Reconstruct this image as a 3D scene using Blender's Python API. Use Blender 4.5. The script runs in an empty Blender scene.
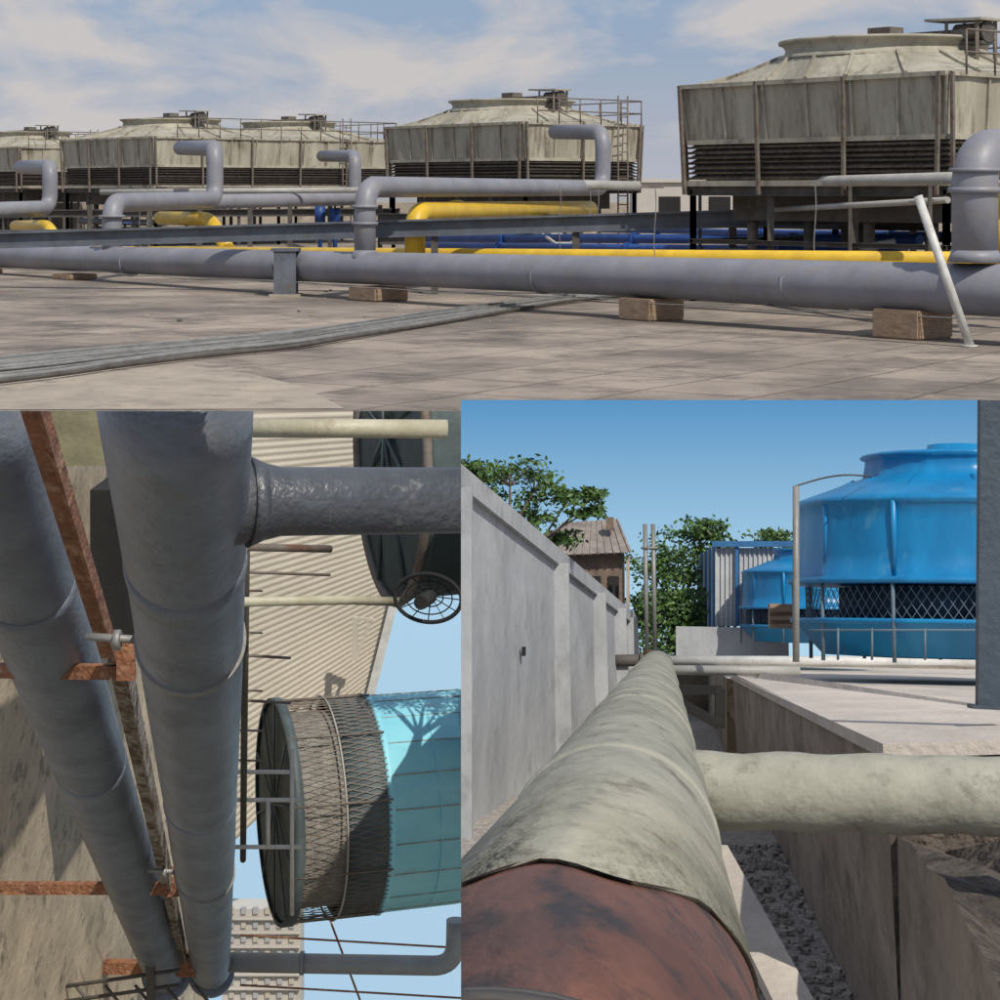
import bpy, bmesh, math, random
from mathutils import Vector, Matrix
random.seed(7)
EH=2.4; F=2000.0
EYE=Vector((0,0,EH))
def S(u,v,d):            # surveyed bearing (u,v) at range d -> world
    return Vector(((u-500)/F*d, d, EH-(v-190)/F*d))
def G(u,v):              # point on the roof deck
    return S(u,v,EH*F/(v-190))
# ---------- materials ----------
MATS={}
def mat(name,c1,c2=None,scale=3.0,rough=0.6,metal=0.0,bump=0.15,bscale=40,c3=None,stretch=(1,1,1),amt=(0.35,0.65),amt3=(0.6,0.75),spec=0.5,dist=0.02):
    if name in MATS: return MATS[name]
    m=bpy.data.materials.new(name); m.use_nodes=True
    nt=m.node_tree; N=nt.nodes; L=nt.links
    b=N["Principled BSDF"]; b.inputs["Roughness"].default_value=rough; b.inputs["Metallic"].default_value=metal
    b.inputs["Specular IOR Level"].default_value=spec
    tc=N.new("ShaderNodeTexCoord"); mp=N.new("ShaderNodeMapping"); mp.inputs["Scale"].default_value=stretch
    L.new(tc.outputs["Object"],mp.inputs[0])
    if c2 is None: c2=tuple(x*0.7 for x in c1)
    n=N.new("ShaderNodeTexNoise"); n.inputs["Scale"].default_value=scale; n.inputs["Detail"].default_value=6; n.inputs["Roughness"].default_value=0.68
    L.new(mp.outputs[0],n.inputs["Vector"])
    r=N.new("ShaderNodeValToRGB"); r.color_ramp.elements[0].position=amt[0]; r.color_ramp.elements[1].position=amt[1]
    r.color_ramp.elements[0].color=(*c2,1); r.color_ramp.elements[1].color=(*c1,1)
    L.new(n.outputs[0],r.inputs[0]); out=r.outputs[0]
    if c3:
        n3=N.new("ShaderNodeTexNoise"); n3.inputs["Scale"].default_value=scale*2.3; n3.inputs["Detail"].default_value=7
        n3.inputs["Roughness"].default_value=0.72
        mp3=N.new("ShaderNodeMapping"); mp3.inputs["Location"].default_value=(7,3,5); mp3.inputs["Scale"].default_value=stretch
        L.new(tc.outputs["Object"],mp3.inputs[0]); L.new(mp3.outputs[0],n3.inputs["Vector"])
        r3=N.new("ShaderNodeValToRGB"); r3.color_ramp.elements[0].position=amt3[0]; r3.color_ramp.elements[1].position=amt3[1]
        L.new(n3.outputs[0],r3.inputs[0])
        mx=N.new("ShaderNodeMix"); mx.data_type='RGBA'
        L.new(r3.outputs[0],mx.inputs[0]); L.new(out,mx.inputs[6]); mx.inputs[7].default_value=(*c3,1); out=mx.outputs[2]
    L.new(out,b.inputs["Base Color"])
    if bump>0:
        nb=N.new("ShaderNodeTexNoise"); nb.inputs["Scale"].default_value=bscale; nb.inputs["Detail"].default_value=3
        L.new(mp.outputs[0],nb.inputs["Vector"])
        bp=N.new("ShaderNodeBump"); bp.inputs["Strength"].default_value=bump; bp.inputs["Distance"].default_value=dist
        L.new(nb.outputs[0],bp.inputs["Height"]); L.new(bp.outputs[0],b.inputs["Normal"])
    MATS[name]=m; return m
# ---------- mesh builder ----------
class B:
    def __init__(s,name): s.name=name; s.bm=bmesh.new(); s.mats=[]
    def mi(s,m):
        if m not in s.mats: s.mats.append(m)
        return s.mats.index(m)
    def poly(s,pts,m,smooth=False):
        f=s.bm.faces.new([s.bm.verts.new(p) for p in pts]); f.material_index=s.mi(m); f.smooth=smooth; return f
    def tube(s,path,rad,m,seg=20,cap=True):
        path=[Vector(p) for p in path]; n=len(path)
        if not isinstance(rad,(list,tuple)): rad=[rad]*n
        k=s.mi(m); rings=[]; 
        t0=(path[1]-path[0]).normalized()
        a=Vector((0,0,1)) if abs(t0.z)<0.9 else Vector((1,0,0))
        nrm=(a-t0*a.dot(t0)).normalized(); tp=t0
        for i in range(n):
            if i==0: t=t0
            elif i==n-1: t=(path[i]-path[i-1]).normalized()
            else: t=((path[i]-path[i-1]).normalized()+(path[i+1]-path[i]).normalized()).normalized()
            q=tp.rotation_difference(t); nrm=(q@nrm); nrm=(nrm-t*nrm.dot(t)).normalized(); tp=t
            bn=t.cross(nrm)
            rings.append([s.bm.verts.new(path[i]+(nrm*math.cos(2*math.pi*j/seg)+bn*math.sin(2*math.pi*j/seg))*rad[i]) for j in range(seg)])
        for i in range(n-1):
            for j in range(seg):
                f=s.bm.faces.new([rings[i][j],rings[i][(j+1)%seg],rings[i+1][(j+1)%seg],rings[i+1][j]]); f.material_index=k; f.smooth=seg>5
        if cap:
            for R,rv in ((rings[0],True),(rings[-1],False)):
                f=s.bm.faces.new(R[::-1] if rv else R); f.material_index=k
        return rings
    def bend(s,pts,r,m,br=None,seg=20,flange=None):
        pts=[Vector(p) for p in pts]; br=br or r*2.2; out=[pts[0]]
        for i in range(1,len(pts)-1):
            p=pts[i]; a=(pts[i-1]-p); b=(pts[i+1]-p); l=min(br,a.length*.49,b.length*.49)
            A=p+a.normalized()*l; C=p+b.normalized()*l
            for k in range(9):
                t=k/8; out.append(A*(1-t)**2+p*2*t*(1-t)+C*t*t)
        out.append(pts[-1]); s.tube(out,r,m,seg)
        return out
    def bar(s,p0,p1,w,h,m,up=Vector((0,0,1))):
        p0=Vector(p0); p1=Vector(p1); t=(p1-p0).normalized()
        if abs(t.dot(up))>0.95: up=Vector((0,1,0))
        sd=t.cross(up).normalized(); u=sd.cross(t).normalized()
        k=s.mi(m); v=[]
        for p in (p0,p1):
            for a,b in ((-1,-1),(1,-1),(1,1),(-1,1)): v.append(s.bm.verts.new(p+sd*a*w/2+u*b*h/2))
        for f in ((3,2,1,0),(4,5,6,7),(0,1,5,4),(1,2,6,5),(2,3,7,6),(3,0,4,7)):
            fc=s.bm.faces.new([v[i] for i in f]); fc.material_index=k
    def ibeam(s,p0,p1,w,h,m,up=Vector((0,0,1))):
        p0=Vector(p0);p1=Vector(p1);t=(p1-p0).normalized(); sd=t.cross(up).normalized(); u=sd.cross(t).normalized()
        th=h*.12
        s.bar(p0,p1,w*.15,h-2*th,m,up)
        for k in(-1,1): s.bar(p0+u*k*(h-th)/2,p1+u*k*(h-th)/2,w,th,m,up)
    def lathe(s,prof,M,m,seg=48,cap=True,rib=None):
        k=s.mi(m); rings=[]
        for r,z in prof:
            R=[]
            for j in range(seg):
                a=2*math.pi*j/seg; rr=r*(rib(a) if rib else 1)
                R.append(s.bm.verts.new(M@Vector((rr*math.cos(a),rr*math.sin(a),z))))
            rings.append(R)
        for i in range(len(rings)-1):
            for j in range(seg):
                f=s.bm.faces.new([rings[i][j],rings[i][(j+1)%seg],rings[i+1][(j+1)%seg],rings[i+1][j]]); f.material_index=k; f.smooth=True
        if cap:
            f=s.bm.faces.new(rings[0][::-1]); f.material_index=k
            f=s.bm.faces.new(rings[-1]); f.material_index=k
    def box(s,o,ax,ay,az,m):
        o=Vector(o);k=s.mi(m); v=[s.bm.verts.new(o+ax*a+ay*b+az*c) for c in(0,1) for a,b in((0,0),(1,0),(1,1),(0,1))]
        for f in ((3,2,1,0),(4,5,6,7),(0,1,5,4),(1,2,6,5),(2,3,7,6),(3,0,4,7)):
            fc=s.bm.faces.new([v[i] for i in f]); fc.material_index=k
    def done(s,zone=None,bevel=0):
        bm=s.bm
        if bevel: bmesh.ops.bevel(bm,geom=list(bm.edges),offset=bevel,segments=2,affect='EDGES')
        if zone:
            k=0.0195; sg=1 if zone=='R' else -1; tp=0.105 if zone=='R' else 0.1105
            for no in (Vector((-sg,-sg*k,0)),Vector((0,tp,1))):
                r=bmesh.ops.bisect_plane(bm,geom=list(bm.verts)+list(bm.edges)+list(bm.faces),plane_co=EYE,plane_no=no.normalized(),clear_outer=True)
                ed=[e for e in r['geom_cut'] if isinstance(e,bmesh.types.BMEdge) and e.is_valid and e.is_boundary]
                if ed and len(ed)<400:
                    try: bmesh.ops.edgeloop_fill(bm,edges=ed)
                    except Exception: pass
        bmesh.ops.recalc_face_normals(bm,faces=bm.faces)
        if len(bm.verts)==0: return None
        mn=Vector((min(v.co[i] for v in bm.verts) for i in range(3))); mx=Vector((max(v.co[i] for v in bm.verts) for i in range(3)))
        c=(mn+mx)/2
        for v in bm.verts: v.co-=c
        me=bpy.data.meshes.new(s.name); bm.to_mesh(me); bm.free()
        for m in s.mats: me.materials.append(m)
        o=bpy.data.objects.new(s.name,me); o.location=c; bpy.context.collection.objects.link(o); return o
# ---------- palette ----------
greypipe=mat("grey_pipe_paint",(.265,.27,.305),(.20,.205,.235),1.2,.48,bump=.15,bscale=18,c3=(.26,.235,.20),amt3=(.52,.76))
palepipe=mat("pale_pipe_paint",(.42,.42,.40),(.3,.3,.28),1.5,.5,c3=(.25,.22,.17))
yellow=mat("yellow_paint",(.76,.50,.03),(.6,.38,.03),2,.45,bump=.05,c3=(.4,.28,.06),amt3=(.62,.8))
bluep=mat("blue_paint",(.02,.085,.32),(.012,.05,.2),2,.5,bump=.05)
steel=mat("slate_steel",(.14,.16,.19),(.085,.095,.11),2,.6,c3=(.16,.10,.06),amt3=(.57,.72))
dsteel=mat("weathered_steel",(.11,.10,.09),(.055,.05,.043),3,.7,c3=(.14,.07,.04))
rail=mat("rail_steel",(.20,.18,.155),(.12,.10,.08),3,.65,c3=(.14,.07,.04),amt3=(.5,.65))
frp=mat("tower_panel_fiberglass",(.47,.445,.355),(.28,.26,.20),1.1,.68,stretch=(1,1,.18),c3=(.12,.09,.065),amt3=(.51,.68),bump=.2,bscale=6)
frpd=mat("tower_roof_fiberglass",(.46,.435,.35),(.29,.27,.21),1.0,.7,c3=(.15,.125,.10),amt3=(.52,.74))
louv=mat("louver_weathered",(.165,.14,.115),(.08,.068,.055),4,.8,c3=(.04,.03,.025),amt3=(.48,.66))
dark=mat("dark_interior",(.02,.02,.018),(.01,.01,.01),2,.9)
wood=mat("timber_block",(.38,.27,.18),(.22,.15,.10),5,.85,stretch=(1,1,4),c3=(.12,.09,.07))
conduit=mat("galvanised_conduit",(.30,.30,.29),(.19,.19,.18),3,.5,metal=.2)
whitep=mat("white_paint",(.66,.66,.64),(.45,.45,.42),4,.5,c3=(.3,.26,.2),amt3=(.6,.8))
def deckmat():
    m=mat("roof_deck_concrete",(.40,.335,.27),(.20,.17,.14),.28,.88,c3=(.13,.11,.092),amt3=(.47,.66),bump=.35,bscale=9,amt=(.36,.6))
    nt=m.node_tree;N=nt.nodes;L=nt.links;b=N["Principled BSDF"]
    src=b.inputs["Base Color"].links[0].from_socket
    tc=N.new("ShaderNodeTexCoord");mp=N.new("ShaderNodeMapping");mp.inputs["Rotation"].default_value=(0,0,math.radians(34))
    L.new(tc.outputs["Object"],mp.inputs[0])
    nz=N.new("ShaderNodeTexNoise");nz.inputs["Scale"].default_value=.9;nz.inputs["Detail"].default_value=4
    L.new(mp.outputs[0],nz.inputs["Vector"])
    ad=N.new("ShaderNodeVectorMath");ad.operation='MULTIPLY_ADD';ad.inputs[1].default_value=(.18,.18,0)
    L.new(nz.outputs[1],ad.inputs[0]);L.new(mp.outputs[0],ad.inputs[2])
    br=N.new("ShaderNodeTexBrick");br.offset=0;br.inputs["Scale"].default_value=1
    br.inputs["Brick Width"].default_value=1.5;br.inputs["Row Height"].default_value=1.5;br.inputs["Mortar Size"].default_value=.035;br.inputs["Mortar Smooth"].default_value=.5
    br.inputs["Color1"].default_value=(1,1,1,1);br.inputs["Color2"].default_value=(.8,.8,.82,1);br.inputs["Mortar"].default_value=(.46,.45,.44,1)
    L.new(ad.outputs[0],br.inputs["Vector"])
    mx=N.new("ShaderNodeMix");mx.data_type='RGBA';mx.blend_type='MULTIPLY';mx.inputs[0].default_value=1
    L.new(src,mx.inputs[6]);L.new(br.outputs[0],mx.inputs[7]);L.new(mx.outputs[2],b.inputs["Base Color"])
    return m
deck=deckmat()
slabm=mat("pale_screed",(.44,.375,.30),(.3,.26,.205),.9,.85,c3=(.19,.165,.135),amt3=(.52,.72),bump=.3,bscale=8)
# ================= ROOF / TOP =================
g=B("ground"); g.poly([(-3000,-50,-9.5),(3000,-50,-9.5),(3000,6000,-9.5),(-3000,6000,-9.5)],mat("earth",(.25,.22,.17),(.16,.15,.11),.02,.9)); g.done()
b=B("rooftop_deck")
e0=21.72; e1=22.97; xs=-.0195*e1
top=[(-70,e0,0),(xs,e0,0),(xs,e1-.15,0),(70,e1+.4,0),(70,112,0),(-70,112,0)]
b.poly(top,deck)
for i in range(len(top)):
    p,q=top[i],top[(i+1)%len(top)]
    b.poly([p,(p[0],p[1],-9.4),(q[0],q[1],-9.4),q],slabm)
b.done()
b=B("concrete_screed"); dz=Vector((0,0,.006)); b.poly([G(-120,393)+dz,G(20,376)+dz,G(60,371)+dz,G(110,372)+dz,G(190,366)+dz,G(250,374)+dz,G(300,386)+dz,G(345,409)+dz,G(-140,410.5)+dz],slabm)
b.done()
b=B("parapet_wall"); b.box((-70,111,0),Vector((140,0,0)),Vector((0,.4,0)),Vector((0,0,1.7)),slabm); b.done()
b=B("rooftop_building"); p=S(637,0,92)
wb=mat("white_wall",(.55,.52,.47),(.45,.42,.38),.5,.8,c3=(.35,.31,.26))
b.box((p.x,92,0),Vector((7.5,0,0)),Vector((0,5,0)),Vector((0,0,2.75)),wb)
b.box((p.x-.15,91.85,2.75),Vector((7.8,0,0)),Vector((0,5.3,0)),Vector((0,0,.16)),wb)
for i in range(3): b.box((p.x+1+i*2.3,91.97,1.2),Vector((1,0,0)),Vector((0,.05,0)),Vector((0,0,.9)),dark)
b.done()
b=B("background_buildings")
hz=mat("hazy_building",(.45,.45,.46),(.35,.36,.38),.05,.9)
for i in range(26):
    x=-150+i*12+random.uniform(-3,3); h=8.5+random.uniform(-3,3)
    b.box((x,300+random.uniform(-30,30),-9.4),Vector((random.uniform(8,14),0,0)),Vector((0,10,0)),Vector((0,0,h+3)),hz)
b.done()
U=Vector((-.647,.763,0)); NN=Vector((.763,.647,0)); Z=Vector((0,0,1))
def tower(corner,La,Lb,cells,seed,name="cooling_tower"):
    rnd=random.Random(seed); t=B(name)
    C=Vector(corner); C.z=0; z0=2.5; zl=3.42; z1=4.62
    P=lambda a,b_,z: C+U*a+NN*b_+Z*z
    def ring(ins,z): return [P(ins,ins,z),P(La-ins,ins,z),P(La-ins,Lb-ins,z),P(ins,Lb-ins,z)]
    na=int(round(La/2.0)); nb=int(round(Lb/2.0))
    for i in range(na+1):
        for b_ in (0.1,Lb/2,Lb-.1): t.bar(P(.1+(La-.2)*i/na,b_,0),P(.1+(La-.2)*i/na,b_,z0-.1),.13,.13,dsteel)
    for i in range(nb+1):
        for a in (.1,La-.1): t.bar(P(a,.1+(Lb-.2)*i/nb,0),P(a,.1+(Lb-.2)*i/nb,z0-.1),.13,.13,dsteel)
    for zz,h in ((z0-.12,.2),(1.3,.1)):
        R=ring(.05,zz)
        for i in range(4): t.ibeam(R[i],R[(i+1)%4],.14,h,dsteel)
    for (z_a,z_b,ins,mm) in ((z0-.02,z0+.10,-.08,frp),(1.75,2.28,.7,dsteel)):
        lo=ring(ins,z_a); t.box(lo[0],lo[1]-lo[0],lo[3]-lo[0],Z*(z_b-z_a),mm)
    for i in range(4):
        q=P(La*(.15+.23*i),.9,0); t.tube([q+Z*.1,q+Z*1.8],.12,rail if i%2 else dsteel,10)
    t.tube([P(.2,.7,1.0),P(La-.2,.7,1.0)],.14,steel,12); t.tube([P(.2,1.3,.6),P(La-.2,1.3,.6)],.18,dsteel,12)
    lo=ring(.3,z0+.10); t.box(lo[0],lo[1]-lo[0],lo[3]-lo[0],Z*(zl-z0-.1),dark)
    nl=7
    for i in range(nl):
        za=z0+.13+(zl-z0-.15)*i/nl; zb=za+(zl-z0)/nl*.85
        for j in range(4):
            A=ring(.02,za+rnd.uniform(-.015,.015)); Bq=ring(.16,zb); A2=ring(0,za+.04)
            t.poly([A[j],A[(j+1)%4],Bq[(j+1)%4],Bq[j]],louv); t.poly([A[j],A[(j+1)%4],A2[(j+1)%4],A2[j]],louv)
    nA=int(La/1.15); nB=int(Lb/1.15)
    lo=ring(.04,zl); hi=ring(-.06,z1)
    for j in range(4):
        n=nA if j%2==0 else nB
        out=-NN if j==0 else (U if j==1 else (NN if j==2 else -U))
        for i in range(n):
            f0=i/n; f1=(i+1)/n
            l0=lo[j].lerp(lo[(j+1)%4],f0); l1=lo[j].lerp(lo[(j+1)%4],f1); h0=hi[j].lerp(hi[(j+1)%4],f0); h1=hi[j].lerp(hi[(j+1)%4],f1)
            d_=rnd.uniform(.01,.07); ml=(l0+l1)/2+out*d_; mh=(h0+h1)/2+out*d_*.7
            t.poly([l0,ml,mh,h0],frp); t.poly([ml,l1,h1,mh],frp)
            t.bar(l0+out*.03,h0+out*.03,.05,.06,frpd,up=out)
        t.bar(lo[j]+out*.03,lo[(j+1)%4]+out*.03,.08,.1,frpd); t.bar(hi[j]+out*.03,hi[(j+1)%4]+out*.03,.12,.09,frp)
        for i in range(0,n+1,2):
            f0=min(1,i/n+.02); l0=lo[j].lerp(lo[(j+1)%4],f0)+out*.14; h0=hi[j].lerp(hi[(j+1)%4],f0)+out*.1
            t.bar(Vector((l0.x,l0.y,z0-.2)),h0+Z*.03,.07,.07,rail,up=out)
    for c in range(cells):
        b0=Lb*c/cells; b1=Lb*(c+1)/cells; cb=(b0+b1)/2; ca=La/2; hw=(b1-b0)/2+.08; ha=La/2+.08
        R=2.2; seg=64; prev=None; first=None
        for st,(f,z) in enumerate(((0,z1+.03),(.5,z1+.27),(1,z1+.56))):
            rg=[]
            for j in range(seg):
                th=2*math.pi*j/seg; cx,sx=math.cos(th),math.sin(th)
                k=1/max(abs(cx)/ha,abs(sx)/hw); sq=(cx*k,sx*k); ci=(cx*R*1.0,sx*min(R,hw*.93))
                x=(sq[0]*(1-f)+ci[0]*f); y=(sq[1]*(1-f)+ci[1]*f)
                rg.append(t.bm.verts.new(P(ca+x,cb+y,z)))
            if prev:
                for j in range(seg):
                    fc=t.bm.faces.new([prev[j],prev[(j+1)%seg],rg[(j+1)%seg],rg[j]]); fc.material_index=t.mi(frpd)
                for j in range(0,seg,4): t.bar(prev[j].co+Z*.02,rg[j].co+Z*.02,.07,.08,frp)
            prev=rg
        M=Matrix.Translation(P(ca,cb,0))@Matrix((( U.x,NN.x,0,0),(U.y,NN.y,0,0),(0,0,1,0),(0,0,0,1)))
        Rs=min(R,hw*.93)/R
        M=M@Matrix.Diagonal((1,Rs,1,1))
        zt=z1+.55
        t.lathe([(R*1.03,zt-.03),(R*1.03,zt+.04),(R*.97,zt+.05),(R*.95,zt+.17),(R*.98,zt+.28),(R*1.02,zt+.30),(R*1.02,zt+.36),(R*.95,zt+.36),(R*.92,zt+.08)],M,frpd,64,cap=False)
        t.lathe([(R*.92,zt+.02),(R*.9,zt+.03)],M,dark,48)
        t.lathe([(.3,zt+.1),(.3,zt+.28)],M,dsteel,16)
        for k in range(6):
            a=k*math.pi/3+.3; d=Vector((math.cos(a),math.sin(a),0)); w=Vector((-d.y,d.x,.25))*.16
            t.poly([M@(d*.28+Z*(zt+.18)-w),M@(d*R*.88+Z*(zt+.2)-w),M@(d*R*.88+Z*(zt+.2)+w),M@(d*.28+Z*(zt+.18)+w)],rail)
        for k in (-.22,.22): t.bar(P(ca-R*1.15,cb+k,zt+.42),P(ca+R*1.05,cb+k,zt+.42),.09,.12,rail)
        t.bar(P(ca-.3,cb,zt+.55),P(ca+.3,cb,zt+.55),.45,.2,rail)
        # drive motor under a cowl on the near rim
        mo=ca-R*1.0
        t.tube([P(mo-.35,cb,zt+.42),P(mo+.35,cb,zt+.42)],.19,rail,16); t.tube([P(mo-.42,cb,zt+.42),P(mo-.35,cb,zt+.42)],.22,dsteel,16)
        t.tube([P(mo+.35,cb,zt+.45),P(ca,cb,zt+.45)],.04,dsteel,8)
        t.bar(P(mo-.4,cb,zt+.2),P(mo+.5,cb,zt+.2),.5,.06,dsteel)
        t.bar(P(mo-.5,cb,zt+.66),P(mo+.9,cb,zt+.70),.75,.05,frpd)
        for k in (-1,1):
            t.bar(P(mo-.35,cb+k*.3,z1+.25),P(mo-.35,cb+k*.3,zt+.65),.07,.07,rail)
            t.bar(P(mo+.4,cb+k*.3,zt),P(mo+.4,cb+k*.3,zt+.65),.06,.06,rail)
    segs=[(P(-.15,Lb*.08,0),P(-.15,Lb,0)),(P(0,Lb+.15,0),P(La,Lb+.15,0))]
    for A,Bq in segs:
        n=int((Bq-A).length/1.1)+1
        for i in range(n+1):
            q=A.lerp(Bq,i/n); t.tube([q+Z*z1,q+Z*(z1+.85)],.022,rail,6)
        for hz_ in (.42,.85): t.tube([A+Z*(z1+hz_),Bq+Z*(z1+hz_)],.022,rail,6)
    for k in (0,.45): t.tube([P(-.35,Lb*.75+k,.2),P(-.35,Lb*.75+k,z1+1)],.03,rail,6)
    for i in range(17): t.tube([P(-.35,Lb*.75,.4+i*.3),P(-.35,Lb*.75+.45,.4+i*.3)],.02,rail,6)
    t.bar(P(-.5,0,z0+.0),P(-.5,Lb+.3,z0+.0),.9,.08,rail)
    return t.done()
tower((8.5,38,0),6.9,4.9,1,1)
tower((.83,66,0),7.4,5.2,1,2)
tower((-14.5,84,0),7.9,12.6,2,3)
c=S(20,0,104); tower((c.x,104,0),7.9,5.2,1,4)
O=Vector((6.68,32.4,0))
def row(s,o,z): return O+U*s+NN*o+Z*z
t=B("grey_header_pipe")
t.tube([row(-4,0,.86),row(-1,0,.83),row(6,0,.79),row(14,0,.70),row(28,0,.56),row(45,0,.42)],[.42,.41,.375,.355,.34,.33],greypipe,40)
for s_ in (2.5,9,18,25): 
    z=.83-.0115*s_; r_=.40-.0035*s_ if s_<10 else .36; t.tube([row(s_-.04,0,z),row(s_+.04,0,z)],r_+.004,greypipe,40)
t.bend([S(975,262,31.4),S(975,152,31.4),S(1045,150,33)],.36,greypipe,.55,32)
t.tube([S(975,193,31.4),S(975,187,31.4)],.42,greypipe,32); t.tube([S(975,172,31.4),S(975,168,31.4)],.4,greypipe,32)
t.tube([S(975,262,31.4),S(975,250,31.4)],[.43,.36],greypipe,32)
t.bend([S(365,262,43.8),S(365,187,43.8),S(603,188,60),S(603,132,60),S(555,132,64.5)],.235,greypipe,.55,28)
t.tube([S(365,262,43.8),S(365,250,43.8)],[.34,.24],greypipe,24)
for v in (205,222): t.tube([S(365,v,43.8),S(365,v+3,43.8)],.29,greypipe,24)
t.bend([S(112,258,52.3),S(112,203,52.3),S(215,200,62),S(215,148,62),S(180,148,75)],.26,greypipe,.55,24)
for v in (215,232): t.tube([S(112,v,52.3),S(112,v+2.5,52.3)],.34,greypipe,24)
t.bend([S(130,203,60),S(355,199,75),S(355,156,75),S(322,156,86)],.24,greypipe,.5,20)
t.bend([S(-60,212,62),S(50,208,68),S(50,167,68),S(20,167,80)],.26,greypipe,.5,20)
t.done()
t=B("pale_pipe")
t.tube([S(688,186,47),S(760,183,44),S(960,178,34.5)],.11,palepipe,20); t.tube([S(640,186,58),S(370,181,58)],.14,palepipe,16)
t.tube([S(735,212,44),S(948,200,36)],.06,palepipe,16)
t.tube([S(100,192,70),S(360,190,70)],.1,palepipe,12)
for u in (700,770,850,930): 
    q=S(u,185-(u-690)*.03,46.5-(u-690)*.043); t.bar(Vector((q.x,q.y,0)),q,.07,.07,dsteel)
t.done()
t=B("yellow_pipe")
t.bend([S(-60,250,66),S(400,255,48.5),S(1040,262,34)],.17,yellow,.5,20)
t.bend([S(415,257,46.5),S(415,212,46.5),S(590,209,60)],.24,yellow,.6,24)
t.tube([S(415,228,46.5),S(415,231,46.5)],.3,yellow,24)
t.tube([S(455,212,49.7),S(459,212,50.1)],.3,yellow,24)
t.done()
t=B("yellow_elbow_pipe"); t.bend([S(160,218,66),S(210,219,62),S(228,250,60)],.22,yellow,.6,20); t.done()
t=B("yellow_elbow_pipe"); t.bend([S(15,226,72),S(48,226,66),S(62,250,64)],.2,yellow,.6,20); t.done()
t=B("yellow_elbow_pipe"); t.bend([S(1000,262,33),S(998,200,33),S(1060,198,34)],.2,yellow,.4,20); t.done()
for (a,c,r) in (((425,246,56),(905,252,41),.11),((430,238,60),(920,240,43),.12),((600,230,62),(1000,236,42),.08)):
    t=B("blue_pipe"); t.tube([S(*a),S(*c)],r,bluep,16)
    for k in (.2,.5,.8): 
        q=S(*a).lerp(S(*c),k); dd=(S(*c)-S(*a)).normalized(); t.tube([q-dd*.05,q+dd*.05],r*1.4,bluep,16)
    t.done()
for (u,v,d) in ((125,242,66),(320,214,74),(335,216,74),(852,240,44)):
    t=B("blue_valve"); q=S(u,v,d); t.tube([q-Z*.3,q+Z*.3],.2,bluep,12); t.tube([q+Z*.3,q+Z*.6],.04,dsteel,8); t.tube([q+Z*.6,q+Z*.64],.25,bluep,12); t.tube([Vector((q.x,q.y,0)),q-Z*.3],.08,bluep,8); t.done()
t=B("pipe_support_beam")
t.ibeam(S(-60,242,49),S(1030,210,43),.3,.4,steel)
for u in (470,610,760,880): 
    q=S(-60,242,49).lerp(S(1030,210,43),(u+60)/1090); t.bar(Vector((q.x,q.y,0)),q-Z*.2,.16,.16,dsteel)
t.done()
t=B("pipe_support_beam"); t.ibeam(S(-60,236,66),S(420,231,62),.3,.35,steel); t.ibeam(S(380,218,64),S(930,224,42.4),.25,.3,dsteel)
t.ibeam(S(-60,214,80),S(400,212,78),.3,.3,dsteel); t.ibeam(S(380,240,66),S(640,238,66),.3,.3,dsteel)
for u in (30,90,150,200,250,290,330,380): t.bar(S(u,205,74),Vector((S(u,236,74).x,74,0)),.16,.16,dsteel)
t.done()
t=B("steel_column"); q=S(286,0,45.3); q.z=0
t.ibeam(q+Z*.02,q+Z*1.05,.5,.55,steel,up=Vector((0,1,0))); t.bar(q+Z*1.02,q+Z*1.08,.62,.62,steel); t.bar(q,q+Z*.05,.7,.7,slabm); t.done()
for (s_,w) in ((0,.95),(6,.85),(14.4,1.0),(28,.9),(33.5,.9)):
    t=B("timber_block"); z=.83-.0115*s_; h=z-.36
    c0=row(s_,0,0); t.box(c0-U*w*.5-NN*.45+Z*.004,U*w,NN*.9,Z*max(.12,h),wood); t.done(bevel=.03)
t=B("leaning_pole"); pb=G(970,347); t.tube([S(918,196,30.9),pb+Z*.02],.07,whitep,14); t.tube([pb+Z*.004,pb+Z*.03],.12,whitep,12); t.done()
t=B("cable_conduit")
for i in range(9):
    o=i*3.4-4; r1=lambda:random.uniform(-1.2,1.2)
    pts=[G(-60,389-o*.9),G(60,376-o*.8+r1()),G(130,366-o*.7+r1()),G(210,357-o*.65+r1()),G(290,349-o*.6+r1()),G(360,337-o*.5+r1()*.6),G(430,325-o*.45),G(560,304-o*.25),G(660,294-o*.1)]
    pts=[p+Z*(.04+random.uniform(0,.03)) for p in pts]; t.bend(pts,random.choice([.022,.03,.035]),random.choice([conduit,conduit,dsteel]),1.0,8)
t.done()
t=B("cable_tray")
A=[G(-60,378),G(150,356),G(290,343),G(430,320),G(575,300)]; Bv=[G(-60,370),G(150,351),G(290,339),G(430,317),G(575,298)]
for i in range(4): 
    t.poly([A[i]+Z*.02,A[i+1]+Z*.02,Bv[i+1]+Z*.02,Bv[i]+Z*.02],conduit)
    t.bar(A[i]+Z*.06,A[i+1]+Z*.06,.03,.1,conduit); t.bar(Bv[i]+Z*.06,Bv[i+1]+Z*.06,.03,.1,conduit)
t.done()
t=B("electric_cable")
t.tube([row(-3+i/59*38,-.42,.40-.2*i/59+.02*math.sin(i*.45)+.015*math.sin(i*1.3)) for i in range(60)],.011,conduit,6)
for (u,d) in ((140,60),(148,60),(655,40),(815,38),(590,56),(598,56),(560,50)):
    p0=S(u,185,d); t.tube([p0+Vector((.02*math.sin(i*.7),0,-i*.17)) for i in range(int(p0.z/.17))],.011,conduit,5)
t.done()
t=B("access_ladder")
a0=S(515,215,60);a1=S(565,250,52)
for k in (0,.5): t.bar(a0+Vector((k,0,0)),a1+Vector((k,0,0)),.06,.06,whitep)
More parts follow.
